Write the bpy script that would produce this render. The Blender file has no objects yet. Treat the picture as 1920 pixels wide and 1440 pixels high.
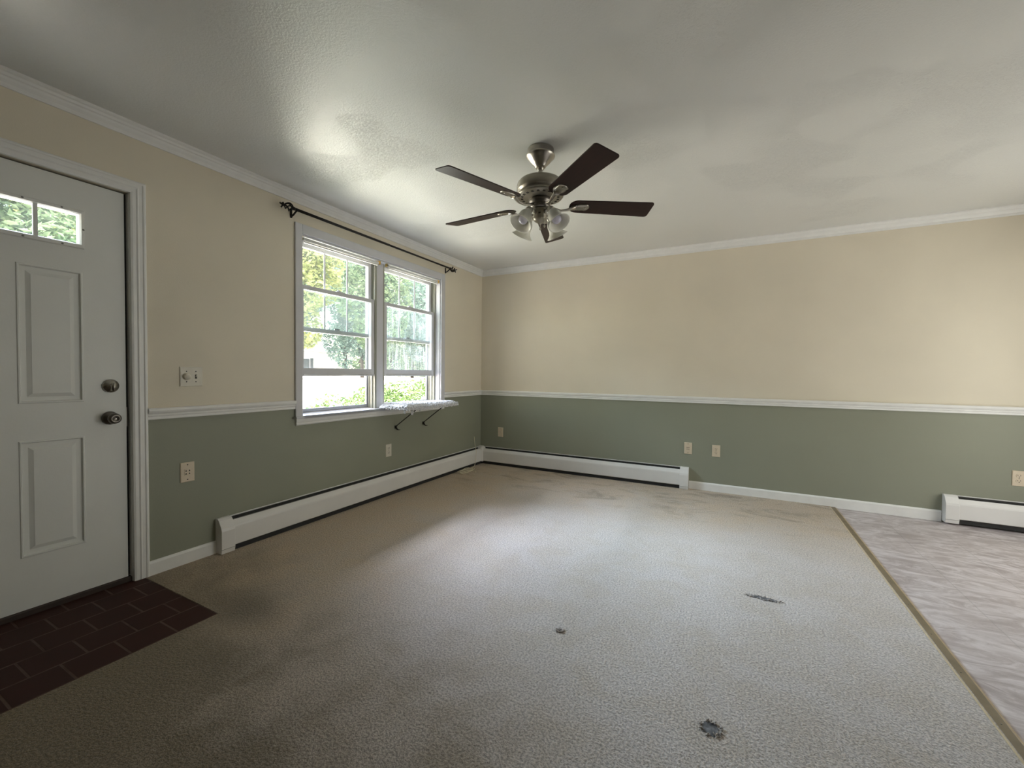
import bpy, bmesh, math, random
from mathutils import Vector, Matrix
C = bpy.context
S = C.scene
COL = S.collection
PI = math.pi

# ------------------------------------------------------------------ camera
F = 784.1924
YAW, PITCH, ROLL = -0.4827, -0.0245, 0.0102
CAM = Vector((2.8089, -4.5158, 1.1287))
fw = Vector((math.cos(PITCH) * math.sin(YAW), math.cos(PITCH) * math.cos(YAW), math.sin(PITCH)))
r0 = Vector((math.cos(YAW), -math.sin(YAW), 0))
u0 = r0.cross(fw)
r1 = math.cos(ROLL) * r0 + math.sin(ROLL) * u0
u1 = -math.sin(ROLL) * r0 + math.cos(ROLL) * u0
cd = bpy.data.cameras.new('camera')
cd.sensor_fit = 'HORIZONTAL'
cd.sensor_width = 36
cd.lens = F * 36 / 1920
cd.clip_start = 0.02
cd.clip_end = 500
cam = bpy.data.objects.new('camera', cd)
COL.objects.link(cam)
M = Matrix.Identity(4)
for i in range(3):
    M[i][0], M[i][1], M[i][2], M[i][3] = r1[i], u1[i], -fw[i], CAM[i]
cam.matrix_world = M
S.camera = cam

# ------------------------------------------------------------------ light and exposure
S.view_settings.view_transform = 'Standard'
S.view_settings.look = 'None'
S.view_settings.gamma = 1
S.view_settings.use_curve_mapping = False
S.view_settings.exposure = 1.0
cy = S.cycles
cy.use_denoising = True
cy.max_bounces = 14
cy.diffuse_bounces = 8
cy.glossy_bounces = 4
cy.transmission_bounces = 8
cy.transparent_max_bounces = 40
cy.sample_clamp_indirect = 12
cy.caustics_reflective = False
cy.caustics_refractive = False

w = bpy.data.worlds.new('sky')
S.world = w
w.use_nodes = True
nt = w.node_tree
sky = nt.nodes.new('ShaderNodeTexSky')
sky.sky_type = 'NISHITA'
sky.sun_disc = False
sky.sun_elevation = math.radians(52)
sky.sun_rotation = math.radians(150)
sky.air_density = 1.0
sky.dust_density = 2.0
tint = nt.nodes.new('ShaderNodeMix')   # hazy summer sky, less blue than the clear model
tint.data_type = 'RGBA'
tint.blend_type = 'MULTIPLY'
tint.inputs[0].default_value = 1.0
tint.inputs[7].default_value = (1.22, 1.0, 0.74, 1)
nt.links.new(sky.outputs[0], tint.inputs[6])
nt.links.new(tint.outputs[2], nt.nodes['Background'].inputs[0])
nt.nodes['Background'].inputs[1].default_value = 0.9

sd = bpy.data.lights.new('sun', 'SUN')
sd.energy = 10.0
sd.angle = 0.01
sd.color = (1.0, 0.96, 0.9)
sun = bpy.data.objects.new('sun', sd)
COL.objects.link(sun)
# sun stands over the house, slightly behind it: it lights the front yard but not the room
sdir = Vector((0.32, -0.50, 0.95)).normalized()
sun.rotation_euler = sdir.to_track_quat('Z', 'Y').to_euler()
sun.location = (0, -10, 20)


def area(name, loc, rot, sx, sy, power, color):
    d = bpy.data.lights.new(name, 'AREA')
    d.shape = 'RECTANGLE'
    d.size, d.size_y = sx, sy
    d.energy = power
    d.color = color
    o = bpy.data.objects.new(name, d)
    COL.objects.link(o)
    o.location = loc
    o.rotation_euler = rot
    return o


XR, YF, H = 5.10, -8.6, 2.413
# daylight through the sliding glass door of the kitchen side (outside the frame to the right)
area('sliding_door_daylight', (XR + 0.20, -1.20, 1.05), (0, PI / 2, 0), 1.95, 1.6, 21.5, (1.06, 0.96, 0.91))
# lamps added out of view for front-yard daylight: open sky, sunlit drive
A_ = area('sky_fill', (-5.5, -1.75, 4.8), (0, 0, 0), 5.0, 2.0, 290, (0.88, 0.97, 1.18))
A_.rotation_euler = Vector((-1.0, 0, 0.62)).to_track_quat('Z', 'Y').to_euler()
A_.data.spread = math.radians(80)
B_ = area('drive_fill', (-4.6, -0.3, -0.48), (PI, 0, 0), 5.0, 5.2, 1120, (1.12, 1.01, 0.85))
# portal: only tells the renderer where the sky enters the front window
pt = area('window_portal', (-0.16, -1.672, 1.47), (0, -PI / 2, 0), 1.35, 1.70, 1, (1, 1, 1))
pt.data.cycles.is_portal = True


# ------------------------------------------------------------------ materials
def mat(name, color, rough=0.6, metal=0.0, spec=0.5, var=0.0, vscale=6.0, bump=0.0, bscale=200.0, coat=0.0):
    m = bpy.data.materials.new(name)
    m.use_nodes = True
    t = m.node_tree
    b = t.nodes['Principled BSDF']
    b.inputs['Roughness'].default_value = rough
    b.inputs['Metallic'].default_value = metal
    b.inputs['Specular IOR Level'].default_value = spec
    b.inputs['Coat Weight'].default_value = coat
    tc = t.nodes.new('ShaderNodeTexCoord')
    n = t.nodes.new('ShaderNodeTexNoise')
    n.inputs['Scale'].default_value = vscale
    n.inputs['Detail'].default_value = 5
    t.links.new(tc.outputs['Object'], n.inputs['Vector'])
    r = t.nodes.new('ShaderNodeValToRGB')
    c = Vector(color)
    r.color_ramp.elements[0].position = 0.3
    r.color_ramp.elements[1].position = 0.7
    r.color_ramp.elements[0].color = (*(c * (1 - var)), 1)
    r.color_ramp.elements[1].color = (*[min(1, x) for x in c * (1 + var)], 1)
    t.links.new(n.outputs['Fac'], r.inputs[0])
    t.links.new(r.outputs[0], b.inputs['Base Color'])
    if bump:
        n2 = t.nodes.new('ShaderNodeTexNoise')
        n2.inputs['Scale'].default_value = bscale
        n2.inputs['Detail'].default_value = 3
        t.links.new(tc.outputs['Object'], n2.inputs['Vector'])
        bp = t.nodes.new('ShaderNodeBump')
        bp.inputs['Strength'].default_value = bump
        bp.inputs['Distance'].default_value = 0.003
        t.links.new(n2.outputs['Fac'], bp.inputs['Height'])
        t.links.new(bp.outputs[0], b.inputs['Normal'])
    return m


def N(t, typ, **kw):
    n = t.nodes.new(typ)
    for k, v in kw.items():
        setattr(n, k, v)
    return n


def math_node(t, op, a, b=None, clamp=False):
    n = t.nodes.new('ShaderNodeMath')
    n.operation = op
    n.use_clamp = clamp
    for i, v in enumerate((a, b)):
        if v is None:
            continue
        if isinstance(v, (int, float)):
            n.inputs[i].default_value = v
        else:
            t.links.new(v, n.inputs[i])
    return n.outputs[0]


def maprange(t, v, a, b, c=0.0, d=1.0):
    n = t.nodes.new('ShaderNodeMapRange')
    n.interpolation_type = 'SMOOTHSTEP'
    t.links.new(v, n.inputs[0])
    for i, x in enumerate((a, b, c, d)):
        n.inputs[i + 1].default_value = x
    return n.outputs[0]


def noise(t, vec, scale, detail=4, rough=0.5, dist=0.0):
    n = t.nodes.new('ShaderNodeTexNoise')
    n.inputs['Scale'].default_value = scale
    n.inputs['Detail'].default_value = detail
    n.inputs['Roughness'].default_value = rough
    n.inputs['Distortion'].default_value = dist
    t.links.new(vec, n.inputs['Vector'])
    return n.outputs['Fac']


def mapping(t, vec, scale=(1, 1, 1), rot=(0, 0, 0)):
    n = t.nodes.new('ShaderNodeMapping')
    n.inputs['Scale'].default_value = scale
    n.inputs['Rotation'].default_value = rot
    t.links.new(vec, n.inputs['Vector'])
    return n.outputs[0]


def mix(t, fac, a, b):
    n = t.nodes.new('ShaderNodeMix')
    n.data_type = 'RGBA'
    if isinstance(fac, (int, float)):
        n.inputs[0].default_value = fac
    else:
        t.links.new(fac, n.inputs[0])
    for i, v in ((6, a), (7, b)):
        if isinstance(v, tuple):
            n.inputs[i].default_value = (*v, 1)
        else:
            t.links.new(v, n.inputs[i])
    return n.outputs[2]


def bump(t, h, strength, dist, normal=None):
    n = t.nodes.new('ShaderNodeBump')
    n.inputs['Strength'].default_value = strength
    n.inputs['Distance'].default_value = dist
    t.links.new(h, n.inputs['Height'])
    if normal is not None:
        t.links.new(normal, n.inputs['Normal'])
    return n.outputs[0]


def newmat(name, rough=0.8, spec=0.3):
    m = bpy.data.materials.new(name)
    m.use_nodes = True
    t = m.node_tree
    b = t.nodes['Principled BSDF']
    b.inputs['Roughness'].default_value = rough
    b.inputs['Specular IOR Level'].default_value = spec
    tc = t.nodes.new('ShaderNodeTexCoord')
    return m, t, b, tc.outputs['Object']


BEIGE = mat('beige_wall_paint', (0.735, 0.675, 0.55), 0.62, spec=0.35, var=0.045, vscale=1.6, bump=0.12, bscale=160)
GREEN = mat('sage_wall_paint', (0.275, 0.285, 0.22), 0.5, spec=0.4, var=0.04, vscale=1.4, bump=0.12, bscale=160)
TRIM = mat('white_trim_paint', (0.80, 0.80, 0.78), 0.40, spec=0.5, var=0.03, vscale=14)
SASH = mat('white_paint_backlit', (0.62, 0.62, 0.64), 0.38, spec=0.5, var=0.02, vscale=14)  # same white trim paint, with the backlit dimness put into the colour
DOORP = mat('white_door_paint', (0.75, 0.76, 0.73), 0.42, spec=0.45, var=0.03, vscale=3, bump=0.08, bscale=90)
HEATP = mat('white_enamel', (0.74, 0.73, 0.71), 0.36, spec=0.5, var=0.03, vscale=5)
DARK = mat('dark_gap', (0.02, 0.02, 0.02), 0.7, var=0.1)
FINS_SHADE = mat('fins_slot_shade', (0.035, 0.035, 0.033), 0.6, metal=0.3, var=0.3, vscale=60)
DAMP = mat('grey_damper', (0.22, 0.22, 0.21), 0.45, var=0.1, vscale=30)
IVORY = mat('ivory_plastic', (0.66, 0.56, 0.42), 0.4, var=0.03, vscale=30)
PLATEW = mat('pale_plastic', (0.66, 0.62, 0.52), 0.4, var=0.03, vscale=30)
SLOT = mat('slot_black', (0.03, 0.025, 0.02), 0.6, var=0.1)
NICKEL = mat('brushed_nickel', (0.46, 0.43, 0.38), 0.28, metal=1.0, var=0.08, vscale=40)
NICKELD = mat('dark_nickel', (0.20, 0.18, 0.16), 0.35, metal=1.0, var=0.1, vscale=40)
PEWTER = mat('satin_motor_paint', (0.30, 0.275, 0.225), 0.34, metal=0.6, var=0.06, vscale=30)
BRONZE = mat('black_iron', (0.014, 0.011, 0.009), 0.5, metal=0.0, spec=0.3, var=0.2, vscale=40)
BRASS = mat('brass', (0.62, 0.44, 0.13), 0.35, metal=1.0, var=0.1, vscale=60)
SHADEW = mat('white_vinyl_shade', (0.82, 0.82, 0.79), 0.4, var=0.02, vscale=30)
CORDM = mat('pale_cable', (0.72, 0.66, 0.50), 0.45, var=0.05, vscale=60)
FLEECE = mat('white_fleece', (0.66, 0.66, 0.67), 0.95, spec=0.1, var=0.22, vscale=90, bump=1.0, bscale=120)
BOARD = mat('perch_board', (0.66, 0.60, 0.50), 0.6, var=0.08, vscale=20)
SILLW = mat('dark_sill', (0.035, 0.02, 0.014), 0.6, var=0.3, vscale=25)
STRIP = mat('wood_strip', (0.20, 0.155, 0.095), 0.45, var=0.22, vscale=10)
EDGE = mat('tan_binding', (0.55, 0.45, 0.30), 0.6, var=0.12, vscale=40)
PAD = mat('grey_underlay', (0.13, 0.13, 0.135), 0.95, var=0.8, vscale=45)
LINER = mat('jamb_liner', (0.36, 0.36, 0.30), 0.5, var=0.05, vscale=30)
ALU = mat('white_storm_frame', (0.26, 0.27, 0.28), 0.4, var=0.05, vscale=30)


def blade_wood():
    m, t, b, o = newmat('dark_walnut', 0.40, 0.3)
    v = mapping(t, o, (4, 60, 60))
    f = noise(t, v, 2.5, 6, 0.6, 0.4)
    t.links.new(mix(t, f, (0.009, 0.004, 0.003), (0.036, 0.012, 0.009)), b.inputs['Base Color'])
    return m


def ceiling_mat():
    m, t, b, o = newmat('ceiling_textured_paint', 0.37, 0.9)
    f = noise(t, o, 1.2, 4)
    t.links.new(mix(t, f, (0.66, 0.665, 0.635), (0.72, 0.72, 0.70)), b.inputs['Base Color'])
    d = noise(t, o, 2.2, 3, 0.5)
    v = mapping(t, o, (9, 26, 9), (0, 0, 0.9))
    a = noise(t, v, 1.6, 6, 0.62, 1.6)
    g = noise(t, o, 120, 4, 0.6)
    patch = maprange(t, d, 0.46, 0.66)
    h1 = math_node(t, 'MULTIPLY', a, patch)
    n1 = bump(t, h1, 0.07, 0.003)
    n2 = bump(t, g, 0.55, 0.0035, n1)
    # cracked skim lines, in patches
    vv = mapping(t, o, (10, 22, 10), (0, 0, 0.5))
    cr = noise(t, vv, 2.2, 8, 0.7, 2.5)
    crk = maprange(t, math_node(t, 'ABSOLUTE', math_node(t, 'SUBTRACT', cr, 0.5)), 0.0, 0.012, 1.0, 0.0)
    p2 = maprange(t, noise(t, o, 1.7, 2, 0.5), 0.52, 0.62)
    n3 = bump(t, math_node(t, 'MULTIPLY', crk, p2), 0.55, -0.004, n2)
    t.links.new(n3, b.inputs['Normal'])
    return m


def carpet_mat():
    m, t, b, o = newmat('beige_carpet', 0.95, 0.12)
    sep = t.nodes.new('ShaderNodeSeparateXYZ')
    t.links.new(o, sep.inputs[0])
    X, Y = sep.outputs[0], sep.outputs[1]
    big = noise(t, o, 1.3, 5, 0.6, 0.3)
    mid = noise(t, o, 4.5, 5, 0.65, 0.6)
    fine = noise(t, o, 122, 3, 0.65)
    # worn traffic area in the middle is greyer, the strips once covered by furniture stay brown
    wob = math_node(t, 'MULTIPLY', math_node(t, 'SUBTRACT', big, 0.5), 1.5)
    wob2 = math_node(t, 'MULTIPLY', math_node(t, 'SUBTRACT', mid, 0.5), 0.8)
    dx = math_node(t, 'ADD', X, math_node(t, 'ADD', wob, wob2))
    dy = math_node(t, 'ADD', math_node(t, 'MULTIPLY', Y, -1.0), math_node(t, 'ADD', wob, wob2))
    mn = math_node(t, 'MINIMUM', dx, dy)
    inner = maprange(t, mn, 0.40, 1.75)
    c1 = mix(t, inner, (0.53, 0.42, 0.30), (0.58, 0.53, 0.505))
    c2 = mix(t, maprange(t, mid, 0.35, 0.7), c1, (0.50, 0.43, 0.35))
    c2 = mix(t, 0.55, c1, c2)
    # entry end of the room: dimness of the near floor painted in as yellowish brown
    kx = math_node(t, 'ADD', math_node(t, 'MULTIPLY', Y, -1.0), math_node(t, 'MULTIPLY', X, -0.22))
    ent_dim = maprange(t, math_node(t, 'ADD', kx, math_node(t, 'ADD', wob, wob2)), 2.7, 3.7)
    c2 = mix(t, math_node(t, 'MULTIPLY', ent_dim, 0.8), c2, (0.16, 0.12, 0.06))
    # dirty track running from the entry tiles and along the back wall
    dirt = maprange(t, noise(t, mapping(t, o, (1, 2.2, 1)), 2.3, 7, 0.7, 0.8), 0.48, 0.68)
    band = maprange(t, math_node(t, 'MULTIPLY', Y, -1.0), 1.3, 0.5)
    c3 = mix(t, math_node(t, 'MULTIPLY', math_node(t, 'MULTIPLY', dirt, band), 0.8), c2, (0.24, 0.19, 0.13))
    ex = math_node(t, 'ADD', X, -0.80)
    ey = math_node(t, 'ADD', Y, 3.36)
    ed = math_node(t, 'SQRT', math_node(t, 'ADD', math_node(t, 'MULTIPLY', ex, ex), math_node(t, 'MULTIPLY', math_node(t, 'MULTIPLY', ey, ey), 3.0)))
    es = maprange(t, math_node(t, 'ADD', ed, math_node(t, 'MULTIPLY', wob2, 0.35)), 0.28, 0.03)
    c4 = mix(t, math_node(t, 'MULTIPLY', es, 0.6), c3, (0.16, 0.125, 0.085))
    tuft = maprange(t, fine, 0.34, 0.64, 0.64, 1.20)
    mul = N(t, 'ShaderNodeMix', data_type='RGBA', blend_type='MULTIPLY')
    mul.inputs[0].default_value = 1.0
    t.links.new(c4, mul.inputs[6])
    cmb = t.nodes.new('ShaderNodeCombineColor')
    for i in range(3):
        t.links.new(tuft, cmb.inputs[i])
    t.links.new(cmb.outputs[0], mul.inputs[7])
    t.links.new(mul.outputs[2], b.inputs['Base Color'])
    n1 = bump(t, fine, 1.0, 0.008)
    n2 = bump(t, noise(t, o, 34, 3, 0.6), 0.35, 0.010, n1)
    t.links.new(n2, b.inputs['Normal'])
    b.inputs['Sheen Weight'].default_value = 0.25
    return m


def vinyl_mat():
    m, t, b, o = newmat('stone_vinyl', 0.42, 0.45)
    v = mapping(t, o, (2.2, 5.0, 1), (0, 0, 0.18))
    a = noise(t, v, 2.0, 9, 0.72, 1.6)
    c = noise(t, o, 1.4, 4, 0.5)
    c1 = mix(t, maprange(t, a, 0.36, 0.66), (0.34, 0.29, 0.285), (0.66, 0.61, 0.62))
    c2 = mix(t, maprange(t, c, 0.35, 0.7), c1, (0.54, 0.48, 0.475))
    c2 = mix(t, 0.4, c1, c2)
    # faint joints of the printed stone tiles
    sep = t.nodes.new('ShaderNodeSeparateXYZ')
    t.links.new(o, sep.inputs[0])
    fx = math_node(t, 'FRACT', math_node(t, 'DIVIDE', math_node(t, 'SUBTRACT', sep.outputs[0], 3.915), 0.30))
    fy = math_node(t, 'FRACT', math_node(t, 'DIVIDE', math_node(t, 'ADD', sep.outputs[1], 1.25), 0.60))
    lx = maprange(t, math_node(t, 'MINIMUM', fx, math_node(t, 'SUBTRACT', 1.0, fx)), 0.0, 0.016, 1, 0)
    ly = maprange(t, math_node(t, 'MINIMUM', fy, math_node(t, 'SUBTRACT', 1.0, fy)), 0.0, 0.007, 1, 0)
    ln = math_node(t, 'MAXIMUM', lx, math_node(t, 'MULTIPLY', ly, 0.5))
    c3 = mix(t, math_node(t, 'MULTIPLY', ln, 0.33), c2, (0.26, 0.24, 0.23))
    t.links.new(c3, b.inputs['Base Color'])
    n1 = bump(t, a, 0.25, 0.002)
    n2 = bump(t, ln, 0.5, -0.0015, n1)
    t.links.new(n2, b.inputs['Normal'])
    return m


def tile_mat():
    m, t, b, o = newmat('red_quarry_tile', 0.6, 0.25)
    sep = t.nodes.new('ShaderNodeSeparateXYZ')
    t.links.new(o, sep.inputs[0])
    X, Y = sep.outputs[0], sep.outputs[1]
    row = math_node(t, 'FLOOR', math_node(t, 'DIVIDE', math_node(t, 'SUBTRACT', X, 0.085), 0.158))
    off = math_node(t, 'MULTIPLY', math_node(t, 'MODULO', math_node(t, 'ABSOLUTE', row), 2.0), 0.5)
    rx = math_node(t, 'FRACT', math_node(t, 'DIVIDE', math_node(t, 'SUBTRACT', X, 0.085), 0.158))
    ry = math_node(t, 'FRACT', math_node(t, 'ADD', math_node(t, 'DIVIDE', math_node(t, 'ADD', Y, 3.525), 0.158), off))
    gx = math_node(t, 'MINIMUM', rx, math_node(t, 'SUBTRACT', 1.0, rx))
    gy = math_node(t, 'MINIMUM', ry, math_node(t, 'SUBTRACT', 1.0, ry))
    g = maprange(t, math_node(t, 'MINIMUM', gx, gy), 0.014, 0.034, 1, 0)
    wn = noise(t, o, 7, 4)
    base = mix(t, wn, (0.030, 0.009, 0.006), (0.052, 0.014, 0.009))
    gm = math_node(t, 'MULTIPLY', g, maprange(t, noise(t, o, 9, 3), 0.3, 0.6, 0.35, 1.0))
    t.links.new(mix(t, gm, base, (0.105, 0.066, 0.052)), b.inputs['Base Color'])
    n1 = bump(t, g, 0.7, -0.002)
    t.links.new(bump(t, noise(t, o, 60, 3), 0.2, 0.001, n1), b.inputs['Normal'])
    return m


def glass_mat(name, dirt=0.0, streak=False):
    m = bpy.data.materials.new(name)
    m.use_nodes = True
    t = m.node_tree
    t.nodes.remove(t.nodes['Principled BSDF'])
    out = t.nodes['Material Output']
    tr = t.nodes.new('ShaderNodeBsdfTransparent')
    tr.inputs[0].default_value = (0.93, 0.97, 0.96, 1)
    gl = t.nodes.new('ShaderNodeBsdfGlossy')
    gl.inputs['Roughness'].default_value = 0.02
    fr = t.nodes.new('ShaderNodeFresnel')
    geo = t.nodes.new('ShaderNodeNewGeometry')
    # thin pane: the same reflectance on entering and leaving
    t.links.new(maprange(t, geo.outputs['Backfacing'], 0, 1, 1.45, 1 / 1.45), fr.inputs[0])
    mx = t.nodes.new('ShaderNodeMixShader')
    t.links.new(fr.outputs[0], mx.inputs[0])
    t.links.new(tr.outputs[0], mx.inputs[1])
    t.links.new(gl.outputs[0], mx.inputs[2])
    df = t.nodes.new('ShaderNodeBsdfDiffuse')
    df.inputs[0].default_value = (0.8, 0.82, 0.82, 1)
    tl = t.nodes.new('ShaderNodeBsdfTranslucent')
    tl.inputs[0].default_value = (0.85, 0.88, 0.88, 1)
    m1 = t.nodes.new('ShaderNodeMixShader')
    m1.inputs[0].default_value = 0.6
    t.links.new(df.outputs[0], m1.inputs[1])
    t.links.new(tl.outputs[0], m1.inputs[2])
    m2 = t.nodes.new('ShaderNodeMixShader')
    tc = t.nodes.new('ShaderNodeTexCoord').outputs['Object']
    a = noise(t, tc, 5, 4)
    if streak:
        v = mapping(t, tc, (40, 40, 3.5))
        s = maprange(t, noise(t, v, 1.5, 5, 0.65, 0.3), 0.42, 0.68)
        h = maprange(t, noise(t, tc, 3.0, 3), 0.35, 0.6, 0.35, 1.0)
        f = math_node(t, 'MULTIPLY', math_node(t, 'ADD', math_node(t, 'MULTIPLY', s, dirt), dirt * 0.25), h)
    else:
        f = math_node(t, 'MULTIPLY', a, dirt)
    t.links.new(f, m2.inputs[0])
    t.links.new(mx.outputs[0], m2.inputs[1])
    t.links.new(m1.outputs[0], m2.inputs[2])
    t.links.new(m2.outputs[0], out.inputs[0])
    return m


def shade_glass():
    m = bpy.data.materials.new('frosted_glass')
    m.use_nodes = True
    t = m.node_tree
    b = t.nodes['Principled BSDF']
    b.inputs['Roughness'].default_value = 0.28
    b.inputs['Specular IOR Level'].default_value = 0.5
    out = t.nodes['Material Output']
    tl = t.nodes.new('ShaderNodeBsdfTranslucent')
    tl.inputs[0].default_value = (0.85, 0.84, 0.76, 1)
    tc = t.nodes.new('ShaderNodeTexCoord').outputs['Object']
    t.links.new(mix(t, noise(t, tc, 25, 3), (0.84, 0.83, 0.77), (0.90, 0.89, 0.83)), b.inputs['Base Color'])
    mx = t.nodes.new('ShaderNodeMixShader')
    mx.inputs[0].default_value = 0.22
    t.links.new(b.outputs[0], mx.inputs[1])
    t.links.new(tl.outputs[0], mx.inputs[2])
    t.links.new(mx.outputs[0], out.inputs[0])
    return m


def leaf_mat(name, c1, c2, trans=0.45, scale=1.5):
    m = bpy.data.materials.new(name)
    m.use_nodes = True
    t = m.node_tree
    b = t.nodes['Principled BSDF']
    b.inputs['Roughness'].default_value = 0.45
    out = t.nodes['Material Output']
    tc = t.nodes.new('ShaderNodeTexCoord').outputs['Object']
    col = mix(t, maprange(t, noise(t, tc, scale, 4, 0.7), 0.35, 0.65), c1, c2)
    t.links.new(col, b.inputs['Base Color'])
    tl = t.nodes.new('ShaderNodeBsdfTranslucent')
    t.links.new(col, tl.inputs[0])
    mx = t.nodes.new('ShaderNodeMixShader')
    mx.inputs[0].default_value = trans
    t.links.new(b.outputs[0], mx.inputs[1])
    t.links.new(tl.outputs[0], mx.inputs[2])
    t.links.new(mx.outputs[0], out.inputs[0])
    return m


WALNUT = blade_wood()
CEIL = ceiling_mat()
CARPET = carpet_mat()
VINYL = vinyl_mat()
TILE = tile_mat()
GLASS = glass_mat('window_glass', 0.03)
GLASSD = glass_mat('streaked_window_glass', 0.13, True)
FROST = shade_glass()
BULB = mat('frosted_bulb', (0.62, 0.60, 0.72), 0.15, spec=0.6, var=0.02)
LEAF_A = leaf_mat('leaf_green', (0.10, 0.17, 0.09), (0.24, 0.33, 0.20))
LEAF_B = leaf_mat('leaf_bluish', (0.10, 0.17, 0.15), (0.24, 0.34, 0.30))
LEAF_Y = leaf_mat('leaf_yellow', (0.19, 0.24, 0.09), (0.34, 0.37, 0.16))
LEAF_H = leaf_mat('leaf_hedge', (0.055, 0.110, 0.033), (0.143, 0.220, 0.066), 0.35, 6)
BARK = mat('bark', (0.075, 0.07, 0.065), 0.9, var=0.35, vscale=6)
GRAVEL = mat('pale_gravel', (0.66, 0.60, 0.57), 0.9, var=0.12, vscale=1.1, bump=0.4, bscale=60)
SIDING = mat('white_siding', (0.75, 0.75, 0.73), 0.6, var=0.03)
ROOF = mat('grey_shingles', (0.16, 0.16, 0.17), 0.85, var=0.2, vscale=5)
SHUT = mat('dark_shutter', (0.05, 0.06, 0.07), 0.6, var=0.1)


# ------------------------------------------------------------------ mesh helpers
class MB:
    def __init__(s):
        s.bm = bmesh.new()

    def box(s, a, b, slot=0):
        x0, y0, z0 = [min(p, q) for p, q in zip(a, b)]
        x1, y1, z1 = [max(p, q) for p, q in zip(a, b)]
        v = [s.bm.verts.new(p) for p in ((x0, y0, z0), (x1, y0, z0), (x1, y1, z0), (x0, y1, z0),
                                         (x0, y0, z1), (x1, y0, z1), (x1, y1, z1), (x0, y1, z1))]
        for f in ((3, 2, 1, 0), (4, 5, 6, 7), (0, 1, 5, 4), (1, 2, 6, 5), (2, 3, 7, 6), (3, 0, 4, 7)):
            s.bm.faces.new([v[i] for i in f]).material_index = slot
        return s

    def quad(s, pts, slot=0):
        s.bm.faces.new([s.bm.verts.new(p) for p in pts]).material_index = slot
        return s

    def loft(s, rings, close=True, caps=True, slot=0, smooth=False):
        vr = [[s.bm.verts.new(p) for p in r] for r in rings]
        n = len(vr[0])
        for a, b in zip(vr, vr[1:]):
            for i in range(n if close else n - 1):
                j = (i + 1) % n
                f = s.bm.faces.new((a[i], a[j], b[j], b[i]))
                f.material_index = slot
                f.smooth = smooth
        if caps and close:
            for r in (vr[0][::-1], vr[-1]):
                f = s.bm.faces.new(r)
                f.material_index = slot
        return s

    def prism(s, prof, axis, a, b, slot=0):
        """profile (u,v) swept along an axis between a and b. axis 'x': (u,v)=(y,z); 'y': (x,z); 'z': (x,y)"""
        def P(u, v, k):
            return {'x': (k, u, v), 'y': (u, k, v), 'z': (u, v, k)}[axis]
        return s.loft([[P(u, v, a) for u, v in prof], [P(u, v, b) for u, v in prof]], slot=slot)

    def lathe(s, prof, o=(0, 0, 0), d=(0, 0, 1), n=32, slot=0, close=False):
        d = Vector(d).normalized()
        a = d.orthogonal().normalized()
        b = d.cross(a)
        o = Vector(o)
        rings = [[o + d * z + (a * math.cos(2 * PI * i / n) + b * math.sin(2 * PI * i / n)) * max(r, 1e-5) for i in range(n)] for r, z in prof]
        if close:
            rings.append(rings[0])
        return s.loft(rings, caps=not close, slot=slot, smooth=True)

    def tube(s, pts, r, n=8, slot=0, flat=1.0, side=None, smooth=True):
        pts = [Vector(p) for p in pts]
        rs = r if isinstance(r, (list, tuple)) else [r] * len(pts)
        rings = []
        prev = None
        for i, p in enumerate(pts):
            t = (pts[min(i + 1, len(pts) - 1)] - pts[max(i - 1, 0)]).normalized()
            if side is not None:
                a = Vector(side)
                a = (a - t * a.dot(t)).normalized()
            elif prev is None:
                a = t.orthogonal().normalized()
            else:
                a = (prev - t * prev.dot(t)).normalized()
            prev = a
            b = t.cross(a)
            rings.append([p + a * math.cos(2 * PI * k / n) * rs[i] + b * math.sin(2 * PI * k / n) * rs[i] * flat for k in range(n)])
        return s.loft(rings, slot=slot, smooth=smooth)

    def sphere(s, c, r, n=12, m=8, scale=(1, 1, 1), slot=0):
        c = Vector(c)
        rings = []
        for j in range(1, m):
            th = PI * j / m
            rings.append([c + Vector((math.sin(th) * math.cos(2 * PI * i / n) * scale[0], math.sin(th) * math.sin(2 * PI * i / n) * scale[1], math.cos(th) * scale[2])) * r for i in range(n)])
        return s.loft(rings, slot=slot, smooth=True)

    def build(s, name, mats, parent=None, bevel=0, kind=None, loc=None):
        bmesh.ops.recalc_face_normals(s.bm, faces=s.bm.faces)
        me = bpy.data.meshes.new(name)
        s.bm.to_mesh(me)
        s.bm.free()
        for m in (mats if isinstance(mats, (list, tuple)) else [mats]):
            me.materials.append(m)
        o = bpy.data.objects.new(name, me)
        COL.objects.link(o)
        if parent:
            o.parent = parent
        if kind:
            o['kind'] = kind
        if loc:
            o.location = loc
        if bevel:
            md = o.modifiers.new('bevel', 'BEVEL')
            md.width = bevel
            md.segments = 2
            md.limit_method = 'ANGLE'
            md.angle_limit = math.radians(35)
        return o


def tag(o, label, cat, group=None, kind=None):
    o['label'] = label
    o['category'] = cat
    if group:
        o['group'] = group
    if kind:
        o['kind'] = kind
    return o


def empty(name, loc=(0, 0, 0), rz=0.0, kind=None):
    o = bpy.data.objects.new(name, None)
    o.empty_display_size = 0.1
    COL.objects.link(o)
    o.location = loc
    o.rotation_euler = (0, 0, rz)
    if kind:
        o['kind'] = kind
    return o


def copy_tree(o, parent=None):
    c = o.copy()
    COL.objects.link(c)
    c.parent = parent
    for ch in list(o.children):
        copy_tree(ch, c)
    return c


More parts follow.
